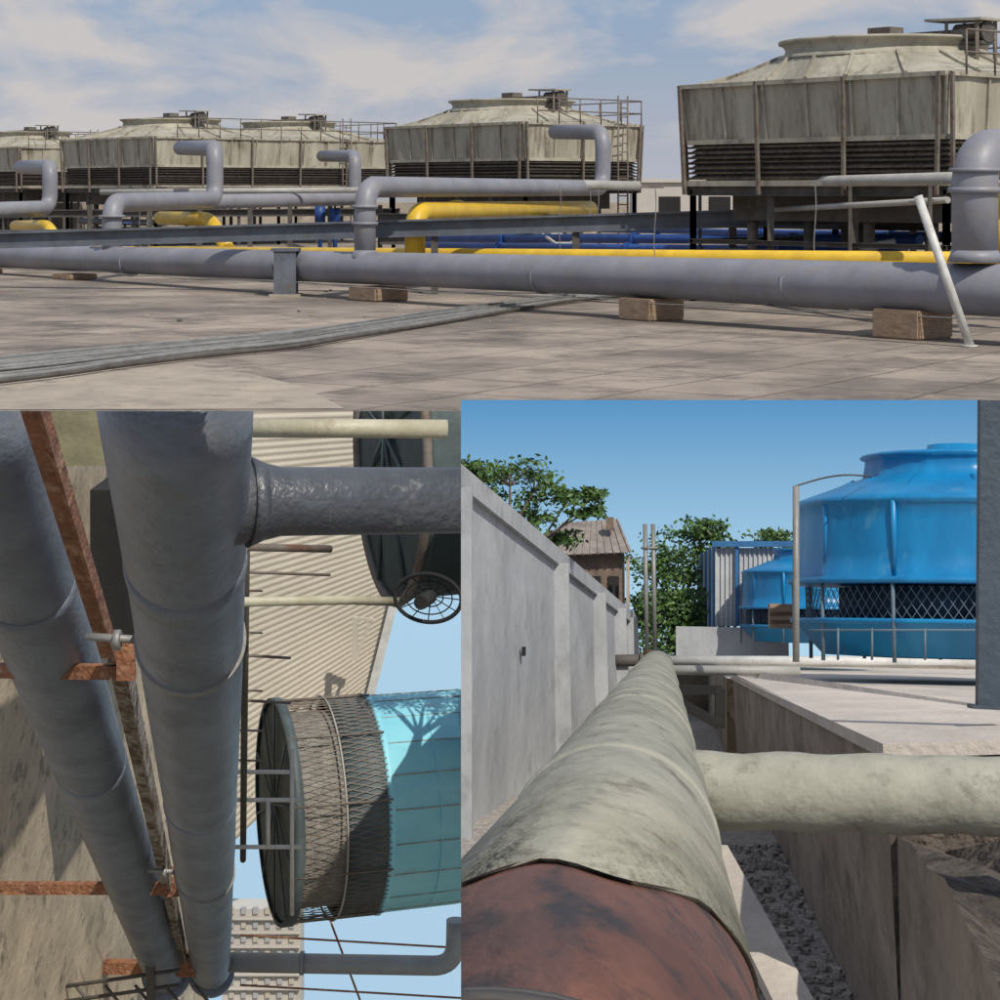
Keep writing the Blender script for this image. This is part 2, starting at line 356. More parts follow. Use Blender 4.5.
for i in range(8): q=a0.lerp(a1,(i+.5)/8); t.bar(q,q+Vector((.5,0,0)),.05,.04,whitep)
t.done()
t=B("pipe_stub"); t.tube([S(855,250,40),S(895,242,40)],.08,palepipe,12); t.tube([S(855,250,40),S(850,252,40)],.12,palepipe,12); t.done()
t=B("roof_debris")
for i in range(22):
    q=G(random.uniform(120,520),random.uniform(290,326)); s_=random.uniform(.03,.09)
    t.box(q+Z*.005,Vector((s_,s_*.3,0)),Vector((-.2*s_,s_*.8,0)),Z*s_*.4,random.choice([slabm,dsteel,wood,slabm]))
t.done()
# ================= LOWER RIGHT: ALLEY =================
vp=Vector(((665-500)/F,1,-(632-190)/F)); FW=vp.normalized(); RT=Vector((1,-FW.x/FW.y,0)); RT=(RT-FW*RT.dot(FW)).normalized(); UP=RT.cross(FW).normalized()
def A_(x,y,z): return EYE+RT*x+FW*y+UP*z
def R_(u,v,y):
    d=Vector(((u-500)/F,1,-(v-190)/F)); return EYE+d*(y/d.dot(FW))
MR=Matrix(((RT.x,FW.x,UP.x,0),(RT.y,FW.y,UP.y,0),(RT.z,FW.z,UP.z,EH),(0,0,0,1)))
wallm=mat("alley_wall_render",(.46,.475,.49),(.33,.345,.36),2.2,.88,c3=(.21,.21,.21),amt3=(.53,.78),bump=.35,bscale=14,stretch=(1,.5,.6))
concw=mat("trough_concrete",(.38,.32,.26),(.21,.17,.135),2.2,.92,c3=(.11,.085,.07),amt3=(.5,.7),bump=.7,bscale=18,stretch=(1,.5,1))
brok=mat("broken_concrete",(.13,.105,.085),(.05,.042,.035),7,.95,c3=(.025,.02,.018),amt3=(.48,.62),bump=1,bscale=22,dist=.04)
slabw=mat("slab_top_concrete",(.64,.58,.50),(.47,.42,.37),2.5,.88,c3=(.33,.29,.24),amt3=(.57,.78),bump=.35,stretch=(1,.5,1))
grav=mat("gravel",(.50,.46,.41),(.25,.22,.2),22,.95,bump=1.0,bscale=35,c3=(.58,.55,.52),dist=.03)
wrap=mat("lagged_pipe",(.37,.365,.30),(.23,.23,.185),7,.72,c3=(.12,.11,.085),amt3=(.52,.72),bump=.7,bscale=60,dist=.005,spec=.35,stretch=(1,.3,1))
rust=mat("rust_red_oxide",(.20,.085,.055),(.10,.042,.03),9,.62,c3=(.03,.025,.025),amt3=(.48,.64),bump=.8,bscale=60,dist=.005,stretch=(1,.3,1))
cyan=mat("cyan_fiberglass",(.008,.25,.53),(.005,.17,.40),2.5,.38,bump=.1,bscale=8,c3=(.12,.35,.52),amt3=(.58,.8),stretch=(1,1,.4))
alley=B("alley_ground"); alley.poly([A_(-1.3,.3,-1.0),A_(.62,.3,-1.0),A_(.62,20.2,-.75),A_(-1.3,20.2,-.75)],grav)
for i in range(3000):
    y=random.uniform(1.8,9); x=random.uniform(-.4,.48); s_=random.uniform(.006,.03)*(.5+y*.07)
    q=A_(x,y,-1.0+.0128*(y-.3)); a=random.random()*6.28; e1_=RT*math.cos(a)+FW*math.sin(a); e2_=FW*math.cos(a)-RT*math.sin(a)
    alley.box(q-e1_*s_/2,e1_*s_,e2_*s_*.7+UP*s_*.2,UP*s_*.5,grav)
alley.done('R')
w=B("boundary_wall")
p_n_t=R_(462,468,9.3); p_f_t=R_(637,622,19.6); p_n_b=R_(462,868,9.3); p_f_b=R_(640,664,19.6)
dn=(p_n_t-p_f_t); db=(p_n_b-p_f_b)
NT=p_f_t+dn*1.35; NB=p_f_b+db*1.35
th=-RT*.18
def wq(f,h): return (NB.lerp(p_f_b,f)).lerp(NT.lerp(p_f_t,f),h)
w.poly([wq(0,0),wq(1,0),wq(1,1),wq(0,1)],wallm); w.poly([wq(0,1),wq(1,1),wq(1,1)+th,wq(0,1)+th],wallm); w.poly([wq(1,0),wq(1,1),wq(1,1)+th,wq(1,0)+th],wallm)
w.poly([wq(0,0)+th,wq(1,0)+th,wq(1,1)+th,wq(0,1)+th],wallm)
w.bar(wq(0,.965)+RT*.01,wq(1,.965)+RT*.005,.05,.10,wallm,up=UP)
for f in (.24,.52,.70,.83,.92): w.bar(wq(f,0)-RT*.01,wq(f,.93)-RT*.01,.05,.20,wallm,up=RT)
q=wq(.4,.52)+RT*.01; w.bar(q,q+RT*.02,.05,.05,dark,up=UP)
w.done('R')
t=B("lagged_main_pipe")
xa,za,rr=-.0685,-.2855,.140
ys=[1.33,2.4,2.8,3.2,3.6,4.2,5,6,7.5,9,11,13,15,17.3]
def skew(rg):
    for v in rg:
        l=MR.inverted()@v.co; dz_=(-.1455-l.z); v.co+=FW*(2.6*dz_+.03*math.sin(l.x*60))
r_=t.tube([A_(xa,y,za) for y in ys],[rr*(1+.012*math.sin(y*2.1)+.008*math.sin(y*5.3)) for y in ys],wrap,72); skew(r_[0])
r_=t.tube([A_(xa,.45,za),A_(xa,1.34,za)],rr*.985,rust,72); skew(r_[1])
t.tube([A_(xa,.83,za),A_(xa,.85,za)],rr*1.03,dsteel,72)
t.tube([A_(xa,.865,za),A_(xa,.875,za)],rr*1.01,dsteel,72)
t.tube([A_(xa,.74,za),A_(xa,.80,za)],rr*1.06,rust,56)
for y in (2.75,4.9,5.4,6.6,8.2,10.5): 
    t.tube([A_(xa,y-.06,za),A_(xa,y,za),A_(xa,y+.06,za)],[rr*1.0,rr*1.022,rr*1.0],wrap,56)
cy=3.68; zc=za+.014
n=40; pth=[A_(xa+.09,cy,zc-.002)]+[A_(.02+i*.03,cy,zc+.002*math.sin(i*1.3)+.0002*i) for i in range(n)]
t.tube(pth,[.084,.079]+[.066+.001*math.sin(i*1.1)+.0006*random.random()+(.002 if i in(12,25) else 0) for i in range(1,n)],mat("lagged_branch",(.37,.365,.30),(.24,.24,.19),6,.7,c3=(.13,.12,.095),amt3=(.54,.73),bump=.6,bscale=40,dist=.006),48)
t.done('R')
t=B("flanged_cross_pipe")
t.tube([R_(603,661,17.2),R_(650,660,17.2)],.05,dsteel,16)
for u in (600,606,640,646): t.tube([R_(u,661,17.2),R_(u+3,661,17.2)],.075,dsteel,16)
t.tube([R_(652,650,17.2),R_(652,662,17.2)],.07,rust,16)
t.tube([R_(655,661,17.4),R_(985,662,17.4)],.045,whitep,16); t.tube([R_(670,670,13),R_(800,671,13)],.03,palepipe,16)
t.done('R')
t=B("concrete_trough_wall")
xw=.5
q1=R_(885,745,4.55); q2=R_(733,674,14)
t.poly([q1,q2,A_(.48,14,-.82),A_(xw,4.55,-1.05)],concw)
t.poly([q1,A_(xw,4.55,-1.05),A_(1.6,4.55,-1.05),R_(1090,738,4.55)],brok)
zs=[(5.0,-.43),(4.55,-.42),(4.3,-.41),(4.05,-.43),(3.8,-.42),(3.5,-.47),(3.25,-.50),(3.0,-.58),(2.8,-.62),(2.5,-.68),(2.2,-.8)]
for i in range(len(zs)-1):
    (ya,z_a),(yb,z_b)=zs[i],zs[i+1]; xo=xw-.003
    t.poly([A_(xo,ya,z_a),A_(xo,yb,z_b),A_(xo,yb,-1.05),A_(xo,ya,-1.05)],concw)
    if i==0: continue
    for j in range(9):
        x0=xo+j*.10;x1=x0+.10; r1=lambda a,b_:.05*math.sin(a*23+b_*17)-.03
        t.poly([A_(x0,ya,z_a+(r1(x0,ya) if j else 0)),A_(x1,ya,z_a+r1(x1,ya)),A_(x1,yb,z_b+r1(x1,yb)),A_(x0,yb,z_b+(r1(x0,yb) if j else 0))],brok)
t.done('R')
t=B("slab_coping")
a=[R_(735,668,14.2),R_(1110,724,6.1),R_(1110,736,4.5),R_(883,744,4.5),R_(731,675,14.2)]
t.poly(a,slabw); 
for i in range(5):
    p,q=a[i],a[(i+1)%5]; t.poly([p,q,q-UP*.03,p-UP*.03],slabw)
t.done('R')
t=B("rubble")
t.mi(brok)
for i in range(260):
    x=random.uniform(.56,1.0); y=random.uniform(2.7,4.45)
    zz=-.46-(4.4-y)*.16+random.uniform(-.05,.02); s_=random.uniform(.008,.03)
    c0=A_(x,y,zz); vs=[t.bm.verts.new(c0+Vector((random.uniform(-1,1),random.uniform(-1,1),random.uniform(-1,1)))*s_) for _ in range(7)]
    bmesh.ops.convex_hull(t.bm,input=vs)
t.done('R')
t=B("terrace_ground"); t.poly([A_(.42,14.2,-.30),A_(.42,20.4,-.30),A_(6,20.4,-.30),A_(6,5.5,-.30),A_(1.1,5.5,-.30)],slabw)
t.poly([A_(.42,14.2,-.30),A_(.42,20.4,-.30),A_(.42,20.4,-1),A_(.42,14.2,-1)],concw); t.done('R')
t=B("end_wall"); t.box(A_(-1.2,20.1,-1.0),RT*7,FW*.15,UP*.78,concw); t.done('R')
t=B("kerb_plank"); t.bar(R_(712,850,6.2),R_(795,1010,4.6),.09,.03,slabw,up=UP); t.done('R')
t=B("pipe_bracket")
for (u0,v0,u1,v1,y) in ((672,690,722,690,9),(675,700,720,725,8.5),(720,688,720,728,8.6)): t.bar(R_(u0,v0,y),R_(u1,v1,y),.04,.04,dark,up=UP)
t.done('R')
t=B("low_wall"); t.box(R_(676,656,18.4),RT*1.0,FW*.15,UP*.26,wallm); t.done('R')
mesh_=mat("galvanised_mesh",(.12,.18,.23),(.08,.12,.16),3,.6)
def rtank(cu,y,r,name,vb):
    t=B(name); cx=(R_(cu,632,y)-EYE).dot(RT)
    k=r/1.08; M=MR@Matrix.Translation((cx,y,(632-vb)/F*y))
    rib=lambda a:1+.014*(1 if (math.degrees(a)%30)<4 else 0)
    def z(v): return (652-v)/F*14*k
    t.lathe([(.55*k,z(652)),(.9*k,z(650)),(1.08*k,z(622)),(1.11*k,z(621)),(1.11*k,z(617)),(1.0*k,z(617))],M,cyan,96,rib=rib)
    t.lathe([(.8*k,z(617)),(.8*k,z(588))],M,mat("tank_infill",(.03,.07,.10),(.015,.03,.05),9,.8),48)
    t.lathe([(1.12*k,z(586)),(1.12*k,z(581)),(1.075*k,z(580)),(1.06*k,z(560)),(1.05*k,z(530)),(1.055*k,z(515)),(1.08*k,z(513)),(1.07*k,z(509)),(.98*k,z(504)),(.68*k,z(488)),(.62*k,z(485)),(.6*k,z(468)),(.64*k,z(466)),(.62*k,z(463)),(.2*k,z(460)),(.19*k,z(452)),(.02,z(450))],M,cyan,96,rib=rib)
    n=100
    for i in range(n):
        a=2*math.pi*i/n
        for a2 in (a+.14,a-.14):
            t.tube([M@Vector((1.02*k*math.cos(a),1.02*k*math.sin(a),z(617))),M@Vector((1.02*k*math.cos(a2),1.02*k*math.sin(a2),z(588)))],.0026*k,mesh_,3,cap=False)
    for i in range(12):
        a=2*math.pi*i/12; e=Vector((math.cos(a),math.sin(a),0))
        t.tube([M@(e*1.1*k+Vector((0,0,z(655)))),M@(e*1.1*k+Vector((0,0,z(583))))],.013*k,mesh_,8)
        t.tube([M@(e*1.06*k+Vector((0,0,z(580)))),M@(e*1.065*k+Vector((0,0,z(515)))),M@(e*.68*k+Vector((0,0,z(489))))],.022*k,cyan,8)
    t.done('R')
rtank(962,14,1.10,"round_cooling_tower",652)
rtank(818,18.2,.66,"round_cooling_tower",640)
t=B("steel_column"); bl=mat("slate_blue_steel",(.055,.08,.105),(.035,.05,.07),4,.5,c3=(.12,.13,.14),amt3=(.58,.78))
t.bar(R_(988,706,5.2),R_(990,380,5.2),.055,.05,bl,up=FW); t.bar(R_(988,709,5.2),R_(988,705,5.2),.09,.09,bl,up=FW); t.done('R')
t=B("cable_post")
t.tube([R_(796,662,12),R_(796,486,12)],.02,conduit,12)
t.tube([R_(796+ (i/14)*75,486-11*math.sin(i/14*2.2),12+i*.1) for i in range(15)],.006,dsteel,6)
t.done('R')
t=B("utility_pole")
for u in (645,653): t.tube([R_(u+2,650,18.3),R_(u,524,18.3)],.020,conduit,8)
t.tube([R_(641,548,18.28),R_(658,548,18.28)],.012,conduit,6)
t.done('R')
t=B("timber_crate"); t.box(R_(770,628,15.5),RT*.22,FW*.25,UP*.18,wood)
for i in range(3): t.bar(R_(770,626-i*8,15.48),R_(798,626-i*8,15.48),.02,.03,wood,up=UP)
t.done('R')
t=B("railing")
for u in (838,872,925): t.tube([R_(u,660,12.5),R_(u,628,12.5)],.008,mesh_,6)
t.tube([R_(810,630,12.5),R_(975,630,12.5)],.006,mesh_,6)
t.done('R')
t=B("metal_shed"); shd=mat("white_cladding",(.50,.52,.53),(.38,.40,.41),3,.6); blu=mat("blue_cladding",(.03,.16,.34),(.02,.1,.25),3,.5)
y=18.6; t.box(R_(716,626,y),R_(800,626,y)-R_(716,626,y),FW*.6,R_(716,548,y)-R_(716,626,y),shd)
for i in range(18): t.bar(R_(717+i*4.7,626,y-.01),R_(717+i*4.7,548,y-.01),.016,.02,shd,up=FW)
t.poly([R_(716,626,y-.01),R_(716,544,y-.01),R_(697,556,y+.9),R_(697,630,y+.9)],blu)
for i in range(5): t.bar(R_(716-i*4,626+i,y-.03+i*.19),R_(716-i*4,545+i*2.6,y-.03+i*.19),.015,.02,shd,up=FW)
t.bar(R_(712,544,y-.06),R_(806,544,y-.06),.06,.05,blu,up=UP); t.bar(R_(737,626,y-.05),R_(737,546,y-.05),.03,.03,blu,up=FW)
t.done('R')
t=B("brick_house"); br=mat("brown_brick",(.22,.16,.12),(.11,.085,.07),9,.9,c3=(.3,.26,.2)); tl=mat("roof_tile_grey",(.33,.29,.26),(.19,.165,.15),8,.9)
y=18.9
t.box(R_(560,655,y),R_(624,655,y)-R_(560,655,y),FW*.6,R_(560,552,y)-R_(560,655,y),br)
t.poly([R_(540,556,y-.15),R_(632,552,y-.15),R_(618,519,y+.5),R_(562,523,y+.5)],tl)
t.poly([R_(632,552,y-.15),R_(618,519,y+.5),R_(626,552,y+.6)],br)
for i in range(12): t.bar(R_(543+i*7.9,556-i*.35,y-.16),R_(563+i*4.9,523-i*.35,y+.49),.014,.02,tl,up=UP)
t.bar(R_(628,655,y-.05),R_(628,555,y-.05),.03,.03,slabm,up=FW)
for u in (572,590,608): t.box(R_(u,598,y-.02),RT*.10,FW*.03,UP*.2,dark)
t.box(R_(606,530,y+.1),RT*.07,FW*.08,UP*.12,br)
t.done('R')
lf=mat("leaf_green",(.11,.21,.04),(.055,.12,.022),6,.55,bump=0,amt=(.3,.7)); lf2=mat("leaf_dark",(.045,.10,.022),(.02,.05,.012),6,.6,bump=0)
bark=mat("bark",(.14,.11,.08),(.07,.055,.04),12,.9)
def tree(name,base,clumps,n,ls,seed,zone='R'):
    rn=random.Random(seed); t=B(name); base=Vector(base)
    cc=sum((c for c,_,_ in clumps),Vector())/len(clumps)
    fork=base.lerp(cc,.45); t.tube([base,base.lerp(fork,.5)+RT*.02,fork],[.055,.045,.035],bark,8)
    for c,rx,rz in clumps:
        m_=fork.lerp(c,.5)+Vector((rn.uniform(-.05,.05),rn.uniform(-.05,.05),rn.uniform(-.03,.05)))
        t.tube([fork,m_,c],[.02,.010,.004],bark,6)
        sub=[c+Vector((rn.gauss(0,.5)*rx,rn.gauss(0,.5)*rx,rn.gauss(0,.5)*rz)) for _ in range(14)]
        for q in sub: t.tube([c.lerp(m_,.3),q],[.005,.002],bark,4,cap=False)
        for _ in range(n):
            q=rn.choice(sub)+Vector((rn.gauss(0,.2)*rx,rn.gauss(0,.2)*rx,rn.gauss(0,.16)*rz))
            d=Vector((rn.gauss(0,1),rn.gauss(0,1),rn.gauss(0,.6)-.2)).normalized(); e=d.orthogonal().normalized(); e.rotate(Matrix.Rotation(rn.random()*6.28,3,d))
            L_=ls*rn.uniform(.6,1.3); W_=L_*.25
            t.poly([q,q+d*L_*.5+e*W_,q+d*L_,q+d*L_*.5-e*W_],lf if rn.random()<.65 else lf2)
    t.done(zone)
tree("feathery_tree",R_(470,640,13),[(R_(485,490,13),.2,.12),(R_(510,472,13),.2,.09),(R_(540,480,13.2),.2,.08),(R_(572,494,13.3),.16,.05),(R_(500,512,13.2),.22,.12),(R_(535,515,13.2),.22,.11),(R_(562,538,13.4),.14,.06),(R_(475,468,13),.15,.08),(R_(596,494,13.3),.10,.03),(R_(590,510,13.3),.08,.03)],360,.042,3)
tree("leafy_tree",R_(670,650,19.5),[(R_(650,570,19.4),.25,.25),(R_(680,545,19.5),.3,.2),(R_(705,528,19.5),.22,.12),(R_(715,545,19.6),.2,.2),(R_(670,590,19.4),.3,.3),(R_(690,575,19.4),.3,.25),(R_(645,615,19.3),.2,.2),(R_(685,615,19.4),.3,.22)],850,.05,5)
tree("leafy_tree",R_(775,620,19.6),[(R_(765,538,19.6),.2,.08),(R_(785,536,19.6),.2,.08),(R_(740,560,19.7),.3,.15),(R_(795,550,19.6),.2,.1)],350,.05,9)
t=B("shrub")
for i in range(2500):
    q=R_(random.uniform(640,735),random.uniform(590,655),18.9+random.random()*.4); d=Vector((random.gauss(0,1),random.gauss(0,1),random.gauss(0,1))).normalized(); e=d.orthogonal()
    t.poly([q,q+d*.025+e*.012,q+d*.05,q+d*.025-e*.012],random.choice([lf,lf2]))
t.done('R')
def skyboard(u0,u1,v0,v1,d,ca,cb,pos,zone,name="sky"):
    m=bpy.data.materials.new(name+"_gradient"); m.use_nodes=True; N=m.node_tree.nodes; L=m.node_tree.links
    N.clear(); o=N.new("ShaderNodeOutputMaterial"); e=N.new("ShaderNodeEmission"); e.inputs[1].default_value=1
    tc=N.new("ShaderNodeTexCoord"); sp=N.new("ShaderNodeSeparateXYZ"); L.new(tc.outputs["Generated"],sp.inputs[0])
    r=N.new("ShaderNodeValToRGB"); r.color_ramp.elements[0].color=(*cb,1); r.color_ramp.elements[1].color=(*ca,1)
    r.color_ramp.elements[0].position=pos
    L.new(sp.outputs[2],r.inputs[0]); L.new(r.outputs[0],e.inputs[0]); L.new(e.outputs[0],o.inputs[0])
    t=B(name); t.poly([S(u0,v1,d),S(u1,v1,d),S(u1,v0,d),S(u0,v0,d)],m); t.done(zone)
skyboard(400,1090,395,1090,21.3,(.10,.30,.56),(.44,.68,.84),.7,'R')
# ================= LOWER LEFT: PIPE RACK =================
dkpipe=mat("dark_lagged_pipe",(.20,.235,.295),(.115,.135,.17),4,.42,c3=(.155,.15,.145),amt3=(.54,.76),bump=.7,bscale=45,dist=.006,stretch=(1,.5,1))
wetpipe=mat("tarred_pipe",(.09,.10,.115),(.05,.055,.065),5,.36,c3=(.22,.22,.22),amt3=(.58,.72),bump=.7,bscale=50,dist=.008)
rusty=mat("rusty_angle",(.33,.14,.065),(.16,.065,.04),8,.8,c3=(.42,.26,.16),amt3=(.5,.66),bump=.7,stretch=(1,.4,1))
dirt=mat("lower_concrete",(.62,.52,.38),(.40,.34,.25),2.5,.9,c3=(.15,.13,.10),amt3=(.53,.68),bump=.4,bscale=14,dist=.02)
teal=mat("pale_cyan_fiberglass",(.30,.70,.80),(.22,.60,.72),2,.55,c3=(.34,.36,.32),amt3=(.6,.76),stretch=(.25,1,1))
beige=mat("beige_cladding",(.55,.50,.41),(.46,.42,.34),1,.7)
t=B("large_dark_pipe")
a=S(176,411,3.98); c_=S(211,972,16.3)
a=a-(c_-a)*.09
t.tube([a.lerp(c_,i/12) for i in range(13)],[.152+.002*math.sin(i*2.3) for i in range(13)],dkpipe,56)
dL=(c_-a).normalized()
def along(v):
    lo,hi=0,1
    for _ in range(40):
        m_=(lo+hi)/2; q=a.lerp(c_,m_); vv=190+(EH-q.z)/q.y*F
        if vv<v: lo=m_
        else: hi=m_
    return a.lerp(c_,lo)
t.tube([c_-dL*.15,c_+dL*.15],.19,dkpipe,40)
for v in (560,800): q=along(v); t.tube([q-dL*.09,q,q+dL*.09],[.1515,.1545,.1515],dkpipe,48)
q=along(502); e_=S(500,500,q.y+.25)
t.tube([q,q.lerp(e_,.12),q.lerp(e_,.24),q.lerp(e_,.3),e_],[.12,.105,.09,.079,.077],wetpipe,32)
t.tube([q.lerp(e_,.2),q.lerp(e_,.245)],[.105,.09],wetpipe,32)
t.done('L')
t=B("pipe_clamp")
for v in (640,872):
    q=along(v); t.tube([q-dL*.02,q+dL*.02],.160,conduit,48); t.tube([q-Vector((.14,0,0)),q-Vector((.30,0,-.01))],.012,conduit,10); t.tube([q-Vector((.2,.0,0)),q-Vector((.22,.0,0))],.03,conduit,8)
t.done('L')
t=B("blue_grey_pipe")
a1=S(-35,411,4.9); c1=S(166,975,15.8); a1=a1-(c1-a1)*.1; t.tube([a1.lerp(c1,i/10) for i in range(11)],.155,dkpipe,48); t.tube([c1-dL*.1,c1+dL*.1],.19,dkpipe,40)
for f in (.2,.4): q=a1.lerp(c1,f); t.tube([q-dL*.09,q,q+dL*.09],[.1545,.1575,.1545],dkpipe,48)
t.done('L')
t=B("rusty_angle_rail")
p0,p1=S(32,411,4.6),S(108,655,6.6); p0=p0-(p1-p0)*.2; o_=Vector((.026,0,.0))
t.bar(p0,p1,.022,.045,rusty,up=Vector((1,0,0))); t.bar(p0+o_,p1+o_,.06,.010,rusty,up=Vector((1,0,0)))
t.done('L')
t=B("weathered_angle_rail")
p0,p1=S(116,655,6.6),S(184,965,15.4); fl=mat("flaking_paint",(.36,.33,.28),(.14,.09,.06),14,.9,bump=1,bscale=60,amt=(.42,.56),stretch=(1,.3,1))
t.bar(p0,p1,.05,.05,fl,up=Vector((1,0,0))); t.bar(p0+Vector((.03,0,0)),p1+Vector((.03,0,0)),.10,.010,fl,up=Vector((1,0,0)))
t.done('L')
for (u0,v0,u1,v1,d,w_) in ((-30,670,132,672,6.9,.045),(-30,888,178,888,11.6,.06),(72,966,193,968,15.2,.09)):
    t=B("rusty_bracket"); t.bar(S(u0,v0,d),S(u1,v1,d-.3),w_,w_*1.0,rusty); 
    t.bar(S(u1-6,v1+8,d-.32),S(u1-6,v1-30*7/d,d-.32),w_*1.3,w_*.5,rusty); t.bar(S(u1-25,v1-30*7/d,d-.2),S(u1,v1-30*7/d,d-.32),w_,w_*.4,rusty)
    t.done('L')
t=B("concrete_ground")
nx,ny=20,26; vs={}
for i in range(nx+1):
    for j in range(ny+1):
        f=i/nx;h=j/ny; top_=S(-160,380,8).lerp(S(150,405,16),f); bot_=S(-160,1100,10).lerp(S(215,1100,20.3),f)
        p=top_.lerp(bot_,h); p+=Vector((random.uniform(-.008,.008),)*3); vs[i,j]=t.bm.verts.new(p)
for i in range(nx):
    for j in range(ny):
        f=t.bm.faces.new([vs[i,j],vs[i+1,j],vs[i+1,j+1],vs[i,j+1]]); f.material_index=t.mi(dirt); f.smooth=True
t.done('L')
t=B("concrete_plinth"); ol=mat("olive_concrete",(.27,.25,.15),(.14,.13,.08),3,.9)
t.box(S(40,466,9),S(108,466,9)-S(40,466,9),Vector((0,2,0)),Vector((0,0,.5)),ol); t.box(S(90,640,12),Vector((.35,0,0)),Vector((0,2,0)),Vector((0,0,.9)),dark); t.done('L')
t=B("corrugated_building")
n=60; pv=None; k=t.mi(beige)
for i in range(n*4+1):
    f=i/(n*4); off=(0,.009,.013,.009)[i%4]
    p0=S(225,400,19.3).lerp(S(225,850,19.3),f)-Vector((0,off,0)); p1=S(445,400,19.6).lerp(S(366,713,19.6),f)-Vector((0,off,0))
    v=[t.bm.verts.new(p0),t.bm.verts.new(p1)]
    if pv: 
        fc=t.bm.faces.new([pv[0],pv[1],v[1],v[0]]); fc.material_index=k; fc.smooth=True
    pv=v
t.bar(S(445,400,19.5),S(366,713,19.5),.08,.08,whitep)
t.done('L')
ax=Vector((.955,.29,.0)).normalized(); s1=Vector((0,0,1)); s2=ax.cross(s1)
def MA(c): return Matrix(((s1.x,s2.x,ax.x,c.x),(s1.y,s2.y,ax.y,c.y),(s1.z,s2.z,ax.z,c.z),(0,0,0,1)))
t=B("cyan_cooling_tower"); c0=S(277,811,14); M=MA(c0)
infill=mat("grey_infill",(.32,.30,.26),(.18,.17,.15),14,.9,c3=(.10,.095,.085),bump=.8)
under=mat("grey_teal_underside",(.10,.13,.135),(.05,.07,.075),4,.6,c3=(.18,.17,.15))
rib=lambda a:1+.01*(1 if (math.degrees(a)%22.5)<3 else 0)
t.lathe([(.74,-.02),(.77,-.02),(.77,.05),(.74,.05),(.70,.0)],M,under,72,cap=False)
t.lathe([(.73,.0),(.72,.02)],M,under,48)
t.lathe([(.66,.05),(.66,.5)],M,infill,48,cap=False)
t.lathe([(.70,.36),(.738,.37),(.738,.60),(.72,.66)],M,under,72,cap=False)
t.lathe([(.735,.63),(.752,.64),(.752,.67),(.735,.68),(.73,1.2),(.71,1.7),(.6,2.1)],M,teal,96,rib=rib)
for i in range(110):
    al=2*math.pi*i/110
    for dl in (.2,-.2):
        t.tube([M@Vector((.752*math.cos(al+dl*f),.752*math.sin(al+dl*f),.03+.62*f)) for f in (0,.5,1)],.0026,rail,3,cap=False)
for z_ in (.04,.34): t.tube([M@Vector((.76*math.cos(2*math.pi*i/60),.76*math.sin(2*math.pi*i/60),z_)) for i in range(61)],.007,palepipe,6,cap=False)
for i in range(10):
    al=2*math.pi*i/10; t.tube([M@Vector((.765*math.cos(al),.765*math.sin(al),-.02)),M@Vector((.765*math.cos(al),.765*math.sin(al),.66))],.007,rail,6)
for i in range(20):
    al=2*math.pi*i/20+.1; t.tube([M@Vector((.737*math.cos(al),.737*math.sin(al),.67)),M@Vector((.726*math.cos(al),.726*math.sin(al),1.7))],.005,mat("rusty_seam",(.36,.40,.38),(.2,.2,.17),9,.8),5)
for z_ in (1.0,1.35): t.tube([M@Vector((.735*math.cos(2*math.pi*i/60),.735*math.sin(2*math.pi*i/60),z_)) for i in range(61)],.004,teal,6,cap=False)
for i in range(10):
    al=2*math.pi*i/10; t.tube([M@Vector((.05,0,-.02)),M@Vector((.74*math.cos(al),.74*math.sin(al),-.02))],.008,under,6)
t.done('L')
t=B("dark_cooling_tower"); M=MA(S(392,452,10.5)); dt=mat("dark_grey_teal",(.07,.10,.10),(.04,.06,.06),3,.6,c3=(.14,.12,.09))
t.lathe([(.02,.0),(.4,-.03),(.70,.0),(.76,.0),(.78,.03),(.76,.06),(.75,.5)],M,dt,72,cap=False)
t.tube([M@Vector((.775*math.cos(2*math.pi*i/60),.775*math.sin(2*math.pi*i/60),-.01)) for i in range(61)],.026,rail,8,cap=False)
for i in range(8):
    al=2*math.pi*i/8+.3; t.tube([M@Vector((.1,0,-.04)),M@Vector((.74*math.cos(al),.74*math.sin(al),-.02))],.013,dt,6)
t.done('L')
t=B("round_fan_guard"); M=MA(S(428,598,8.3))@Matrix.Rotation(1.0,4,'X')
for q_ in (1,.7,.4): t.tube([M@Vector((.10*q_*math.cos(2*math.pi*i/40),.145*q_*math.sin(2*math.pi*i/40),.04*(1-q_))) for i in range(41)],.009 if q_==1 else .003,dark,8,cap=False)
for i in range(12): al=i*math.pi/6; t.tube([M@Vector((0,0,.04)),M@Vector((.10*math.cos(al),.145*math.sin(al),0))],.0025,dark,4)
t.tube([M@Vector((0,0,-.1)),M@Vector((0,0,.03))],.03,dark,10)
t.done('L')
cream=mat("cream_pipe",(.52,.50,.38),(.36,.33,.22),4,.5,c3=(.25,.17,.09))
t=B("cream_pipe"); t.tube([S(235,428,6.5),S(447,429,6.6)],.031,cream,20); t.tube([S(238,602,9),S(350,600,9.5),S(400,602,9.8)],.022,cream,14); t.tube([S(238,547,9),S(330,549,9.5)],.018,rail,14)
t.done('L')
t=B("pipe_frame")
for v in (572,655,700): t.tube([S(238,v,12),S(330 if v<600 else 290,v+3,12.4)],.009,rail,8)
t.tube([S(246,540,9.5),S(243,860,13)],.02,dsteel,8)
for v in (590,632,690,730,760): t.tube([S(238,v,12.6),S(262,v+1,12.8)],.007,rail,6)
t.done('L')
t=B("wall_bracket"); t.bar(S(356,617,19),S(354,660,19),.05,.05,beige); t.bar(S(370,622,19),S(355,660,19),.04,.03,beige); t.bar(S(352,618,19),S(374,620,19),.04,.03,beige); t.done('L')
t=B("white_pipe_frame")
